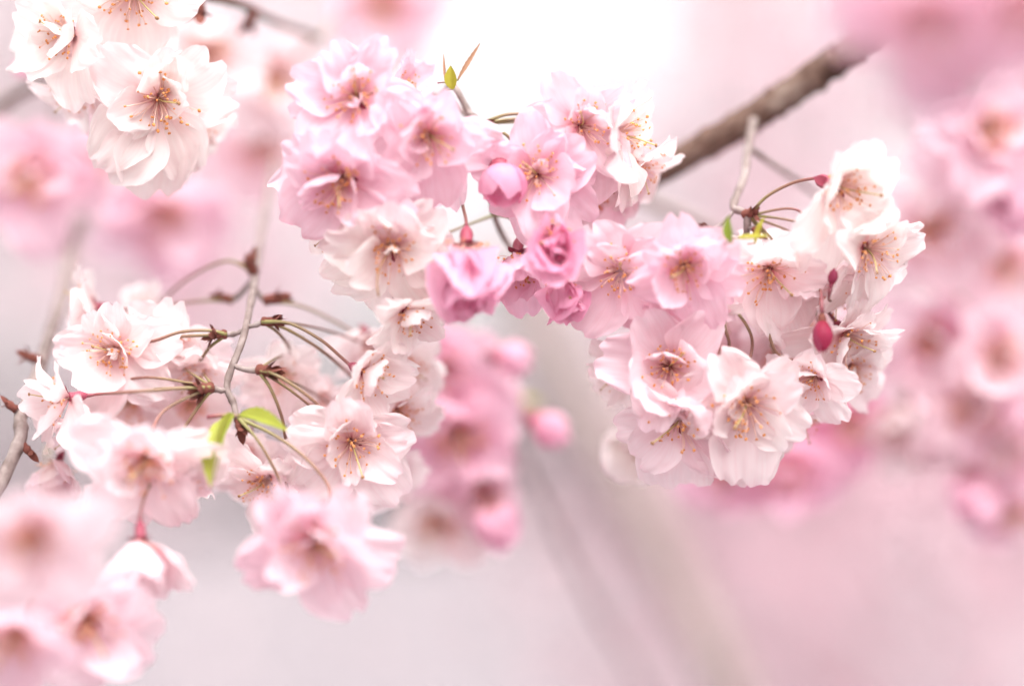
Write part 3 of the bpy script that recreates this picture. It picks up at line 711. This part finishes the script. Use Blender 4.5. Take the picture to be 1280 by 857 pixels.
blossom(325, 612, .765, 78, (-.3, .6, .6), .10, 'open', 'cream blossom behind two long stalks above the lowest pink one', g, SP['end'], via=[(322, 550, .742), (345, 590, .742), (362, 632, .748)])
blossom(400, 602, .772, 72, (.1, .55, .7), .12, 'open', 'cream blossom tucked behind the brown speckled one', g, SP['low'], via=[(338, 485, .748), (352, 520, .752), (362, 560, .765)])
blossom(470, 430, .80, 56, (.5, .6, .4), .10, 'open', 'blurred white blossom at the end of a long pale stalk', g, SP['mid'], via=[(375, 382, .795), (420, 402, .80), (452, 420, .80)])
bud(485, 612, .765, 30, (.5, .6, .3), .95, 'dark rose bud beside the brown speckled pale blossom', 'blossom buds', SP['low'])

# ================================================================== blurred pink group behind the middle
g = 'blurred pink blossoms behind the stalked twig'
N_F = at(640, 508, .93)
blossom(552, 466, .859, 84, (-.10, .15, .9), .46, 'full', 'blurred bright pink blossom with an orange centre, upper of the pair', g, at(600, 440, .94))
blossom(572, 546, .859, 84, (-.05, .30, .9), .48, 'full', 'blurred bright pink blossom with an orange centre, lower of the pair', g, N_F)
blossom(600, 490, .881, 66, (.5, .2, .7), .40, 'open', 'blurred pink blossom behind the pair with orange centres', g, N_F)
blossom(606, 612, .874, 56, (.4, .3, .6), .35, 'open', 'blurred pale pink blossom above the rose one at the group foot', g, N_F)
blossom(616, 640, .867, 62, (.15, .75, .6), .55, 'bell', 'blurred rose pink hanging blossom, lowest of the blurred group', g, N_F)
blossom(548, 662, .874, 66, (-.1, .4, .8), .09, 'open', 'blurred white blossom with a yellow centre beside the lowest rose one', g, N_F)
blossom(545, 600, .881, 60, (-.2, .5, .7), .22, 'open', 'blurred pale blossom under the pink pair with orange centres', g, N_F)
bud(645, 448, .859, 50, (.9, .1, .2), .62, 'blurred pink bud above the yellow-green leaf', 'blossom buds', at(600, 440, .94), fat=1.15)
bud(690, 538, .859, 56, (.8, .45, .2), .66, 'blurred pink bud below the yellow-green leaf', 'blossom buds', N_F)

# ================================================================== blurred pink group at the side and below
g = 'blurred pink blossoms beside the blush cluster'
N_G = at(1200, 352, .97)
for (x, y, d, r, f, t, form, lab) in [
    (1168, 290, .881, 88, (.05, .2, .9), .27, 'full', 'blurred pink blossom with a tan centre behind the outermost white one'),
    (1240, 160, .859, 88, (.05, .05, .9), .36, 'full', 'blurred pink blossom with a peach centre under the very blurred dusky one'),
    (1258, 235, .874, 80, (.2, .7, .5), .47, 'bell', 'blurred magenta blossom hanging below the peach-centred one'),
    (1215, 215, .870, 60, (-.5, .6, .4), .31, 'open', 'blurred pale pink blossom with a bright folded petal'),
    (1260, 330, .903, 76, (.1, .3, .8), .28, 'open', 'blurred pink blossom above the blurred grey twig'),
    (1165, 430, .895, 80, (-.1, .4, .8), .34, 'full', 'blurred pink blossom with an orange centre below the olive leaf'),
    (1255, 445, .881, 76, (.05, .2, .9), .31, 'full', 'blurred pink blossom with an orange centre, highest under the grey twig'),
    (1215, 510, .888, 84, (-.1, .3, .9), .28, 'full', 'blurred pink blossom with a dusky centre in the side group'),
    (1130, 525, .910, 78, (-.2, .6, .6), .11, 'cup', 'blurred cream blossom hanging at the edge of the side group'),
    (1195, 545, .917, 70, (.1, .8, .5), .17, 'open', 'blurred cream blossom beneath the dusky-centred pink one'),
    (1262, 560, .895, 76, (.1, .5, .7), .39, 'full', 'blurred rose blossom above the lowest of the side group'),
    (1218, 602, .903, 70, (-.2, .7, .5), .47, 'bell', 'blurred deep rose blossom, lowest but one of the side group'),
    (1268, 650, .910, 70, (.1, .7, .6), .39, 'open', 'blurred rose blossom, lowest of the side group')]:
    blossom(x, y, d, r, f, t, form, lab, g, N_G)
bud(1195, 402, .895, 56, (.4, .7, .3), .80, 'blurred magenta bud beside the olive leaf', 'blossom buds', N_G)
g = 'blurred rose blossoms under the blush cluster'
N_H = at(960, 470, 1.0)
for (x, y, d, r, f, t, form, lab) in [
    (905, 590, .910, 72, (-.2, .5, .7), .54, 'full', 'blurred rose blossom directly under the lowest blush one'),
    (985, 590, .903, 78, (.0, .5, .8), .60, 'full', 'blurred deep rose blossom under the wide creamy one'),
    (1060, 530, .917, 74, (.3, .3, .8), .58, 'full', 'blurred rose blossom beside the pale ragged one'),
    (1010, 520, .946, 80, (.1, .2, .9), .50, 'open', 'blurred rose blossom hidden behind the wide creamy one')]:
    blossom(x, y, d, r, f, t, form, lab, g, N_H)
g = 'very blurred blossoms close to the lens'
blossom(1180, 20, .54, 130, (.0, .35, .85), .46, 'full', 'very blurred dusky pink blossom hanging over the top corner', g, at(1180, -120, .56))
blossom(1118, 4, .55, 110, (-.3, .4, .8), .45, 'full', 'very blurred dusky pink blossom cut by the top edge beside the brown branch', g, at(1180, -120, .56))
blossom(1285, 0, .53, 120, (.3, .4, .8), .48, 'full', 'very blurred dusky rose blossom cut by the top corner', g, at(1180, -120, .56))

# pale blossoms deeper in the stalked cluster
g = 'pale blossoms of the stalked twig'
blossom(300, 572, .785, 70, (-.15, .55, .7), .10, 'open', 'pale blossom in shade behind the yellow-green leaves', g, SP['end'], seed=2001)
blossom(238, 512, .792, 62, (.1, .5, .7), .10, 'open', 'pale blossom behind the short dark stalks of the dark-scaled hub', g, SP['lowleft'], seed=2002)
blossom(158, 512, .786, 64, (-.2, .6, .6), .13, 'open', 'pale blossom half hidden under the longest straight stalk', g, SP['lowleft'], seed=2003)
blossom(478, 590, .792, 62, (.3, .5, .7), .12, 'full', 'soft pale blossom behind the dark rose bud', g, SP['low'], seed=2004)
blossom(512, 462, .785, 58, (.5, .3, .6), .08, 'open', 'soft white blossom between the tan-anthered one and the blurred pink pair', g, SP['right'], seed=2005)
blossom(395, 505, .80, 54, (.2, .6, .6), .12, 'open', 'blurred pale blossom seen between the crossing bare stalks', g, SP['low'], seed=2006)
blossom(70, 590, .775, 58, (-.1, .7, .5), .16, 'cup', 'blush blossom above the very blurred orange-centred one', g, SP['lowleft'], seed=2007)

# ================================================================== the trees far behind
def spray(name, pix, r, n, spread, matl, label, cat, group, seed, size=.017, petals=6):
    """a hanging branch far out of focus: stem and its mass of blossom"""
    rnd = random.Random(seed)
    pts = spline([at(*p) for p in pix], 10); o0 = pts[0].copy(); L = [p - o0 for p in pts]
    root = empty(name, o0); tag(root, label, cat, group)
    V, F, U = tube_data(L, lambda t: r * (1.2 - .6 * t), 6); link('stem', to_mesh('stem', V, F, U), root, M['twig'])
    V = []; F = []
    for _ in range(n):
        k = rnd.random() * (len(L) - 1); i = int(k); p = L[i].lerp(L[i + 1], k - i)
        c = p + Vector((rnd.gauss(0, 1), rnd.gauss(0, 1), rnd.gauss(0, 1))) * spread
        ax = Vector((rnd.gauss(0, 1), rnd.gauss(0, 1), rnd.gauss(0, 1) - .5)).normalized(); B = basis(ax, rnd.uniform(0, 6))
        for q in range(petals):
            a = q * 6.283 / petals; e = rnd.uniform(-.2, .6); s = size * rnd.uniform(.8, 1.2)
            d1 = Vector((math.cos(a), math.sin(a), e)).normalized(); d2 = Vector((-math.sin(a), math.cos(a), 0))
            b = len(V)
            for x, y, z in ((0.05, 0, 0), (.65, .36, .05), (1, 0, .0), (.65, -.36, .05)):
                V.append(c + B @ (d1 * x * s + d2 * y * s + Vector((0, 0, z * s))))
            F.append((b, b + 1, b + 2, b + 3))
    o = link('blossom_mass', to_mesh('blossom_mass', V, F, None, False), root, M[matl]); o['kind'] = 'stuff'
    return root
g = 'weeping branches far out of focus'
SPR = [
    ([(250, -300, 2.0), (230, 100, 1.9), (215, 300, 1.85), (225, 420, 1.8)], 260, .05, 'far_deep', 'far rose-pink weeping branch behind the upper white cluster'),
    ([(900, -300, 2.3), (880, 60, 2.2), (860, 300, 2.1), (850, 480, 2.1)], 300, .07, 'far_pink', 'far pink weeping branch behind the brown branch'),
    ([(940, -300, 2.1), (965, 100, 2.0), (1000, 500, 1.9), (1000, 640, 1.9)], 330, .06, 'far_deep', 'far rose weeping branch behind the blush cluster'),
    ([(1400, -200, 2.2), (1330, 200, 2.1), (1250, 600, 2.0), (1230, 720, 2.0)], 360, .07, 'far_deep', 'far rose weeping branch behind the side group of blossoms'),
    ([(60, -300, 2.3), (40, 100, 2.2), (20, 300, 2.2)], 220, .06, 'far_pink', 'far pink weeping branch behind the blurred orange-centred pink blossom'),
    ([(430, -300, 2.4), (420, 0, 2.3), (410, 300, 2.2)], 220, .06, 'far_pink', 'far pink weeping branch behind the middle pink cluster'),
    ([(820, 300, 2.6), (840, 600, 2.5), (870, 900, 2.4)], 320, .09, 'far_deep', 'far pink weeping branch beyond the pale sweeping one'),
    ([(1060, 500, 2.5), (1050, 700, 2.4), (1060, 950, 2.3)], 560, .11, 'far_deep', 'far dusty pink weeping branch below the blush cluster'),
    ([(640, 150, 2.8), (700, 500, 2.7), (770, 900, 2.6)], 260, .09, 'far_pink', 'far pale pink weeping branch behind the blurred pink bud'),
    ([(-40, 150, 2.6), (30, 450, 2.5), (80, 700, 2.4)], 190, .09, 'far_pink', 'far pale pink weeping branch behind the long grey knobbly twig'),
    ([(330, 200, 2.8), (360, 420, 2.7), (400, 600, 2.6)], 170, .09, 'far_pink', 'far pale pink weeping branch behind the bare stalks'),
    ([(640, -300, 2.9), (625, -60, 2.8), (600, 110, 2.8)], 80, .09, 'far_pink', 'far thin weeping branch against the white sky above the pronged leaf bud'),
]
for i, (pix, n, sprd, mm, lab) in enumerate(SPR):
    spray('weeping_branch', pix, .004, n, sprd, mm, lab, 'branch', g, 500 + i)

def cherry_tree(x, y, h, spreadr, seed, label, strands=110, per=46, hang=.75):
    rnd = random.Random(seed)
    root = empty('cherry_tree', (x, y, 0)); tag(root, label, 'tree', 'cherry trees far behind')
    tp = [Vector((0, 0, -.05)), Vector((.08, .05, h * .25)), Vector((-.06, .1, h * .48)), Vector((.05, 0, h * .62))]
    V, F, U = tube_data(spline(tp, 6), lambda t: .075 - .03 * t, 10)
    trunk = link('trunk', to_mesh('trunk', V, F, U), root, M['bark'])
    V = []; F = []; U = []; tips = []
    for k in range(11):
        a = k * 2.4 + rnd.uniform(-.3, .3); st = Vector((0, 0, h * rnd.uniform(.40, .62)))
        rr = spreadr * rnd.uniform(.55, 1); e = Vector((math.cos(a) * rr, math.sin(a) * rr, h * rnd.uniform(.72, 1.0)))
        pts = bez(st, st + Vector((e.x * .2, e.y * .2, h * .25)), e * .7 + Vector((0, 0, h * .3)), e, 9)
        tube_data(pts, lambda t: .06 - .045 * t, 6, V, F, U); tips += pts[3:]
    link('limbs', to_mesh('limbs', V, F, U), trunk, M['bark'])
    V = []; F = []
    for s in range(strands):
        p = rnd.choice(tips) + Vector((rnd.gauss(0, .28), rnd.gauss(0, .28), rnd.gauss(0, .15)))
        ln = rnd.uniform(.4, 1) * h * hang; out = Vector((p.x, p.y, 0)).normalized() * rnd.uniform(.1, .6)
        for i in range(per):
            t = rnd.random(); c = p + out * t ** .7 + Vector((0, 0, -ln * t * t + .12 * math.sin(t * 3))) + Vector((rnd.gauss(0, 1), rnd.gauss(0, 1), rnd.gauss(0, 1))) * .045
            if c.z < .35: continue
            B = basis(Vector((rnd.gauss(0, 1), rnd.gauss(0, 1), rnd.gauss(0, 1))), rnd.uniform(0, 6))
            for q in range(4):
                b = len(V); sz = .026 * rnd.uniform(.8, 1.3); a = q * 1.57
                d1 = B @ Vector((math.cos(a), math.sin(a), .35)); d2 = B @ Vector((-math.sin(a), math.cos(a), 0))
                for xx, yy in ((0, 0), (.65, .42), (1, 0), (.65, -.42)): V.append(c + d1 * xx * sz + d2 * yy * sz)
                F.append((b, b + 1, b + 2, b + 3))
    o = link('crown', to_mesh('crown', V, F, None, False), root, M['far_pink'] if seed % 2 else M['far_deep']); o['kind'] = 'stuff'
cherry_tree(-2.1, 7.0, 3.6, 1.6, 71, 'weeping cherry tree melting into blur behind the stalked twig')
cherry_tree(2.15, 6.0, 3.4, 1.7, 72, 'weeping cherry tree melting into blur behind the blush cluster', 150, 50, .8)
cherry_tree(3.0, 11.0, 4.6, 2.4, 73, 'weeping cherry tree farther off between the two nearer ones', 130, 46)
cherry_tree(-3.2, 12.0, 4.8, 2.4, 75, 'weeping cherry tree farther off beyond the upper white cluster', 130, 46)
cherry_tree(4.0, 12.5, 4.8, 2.4, 77, 'weeping cherry tree farther off beyond the side group of blossoms', 130, 46)
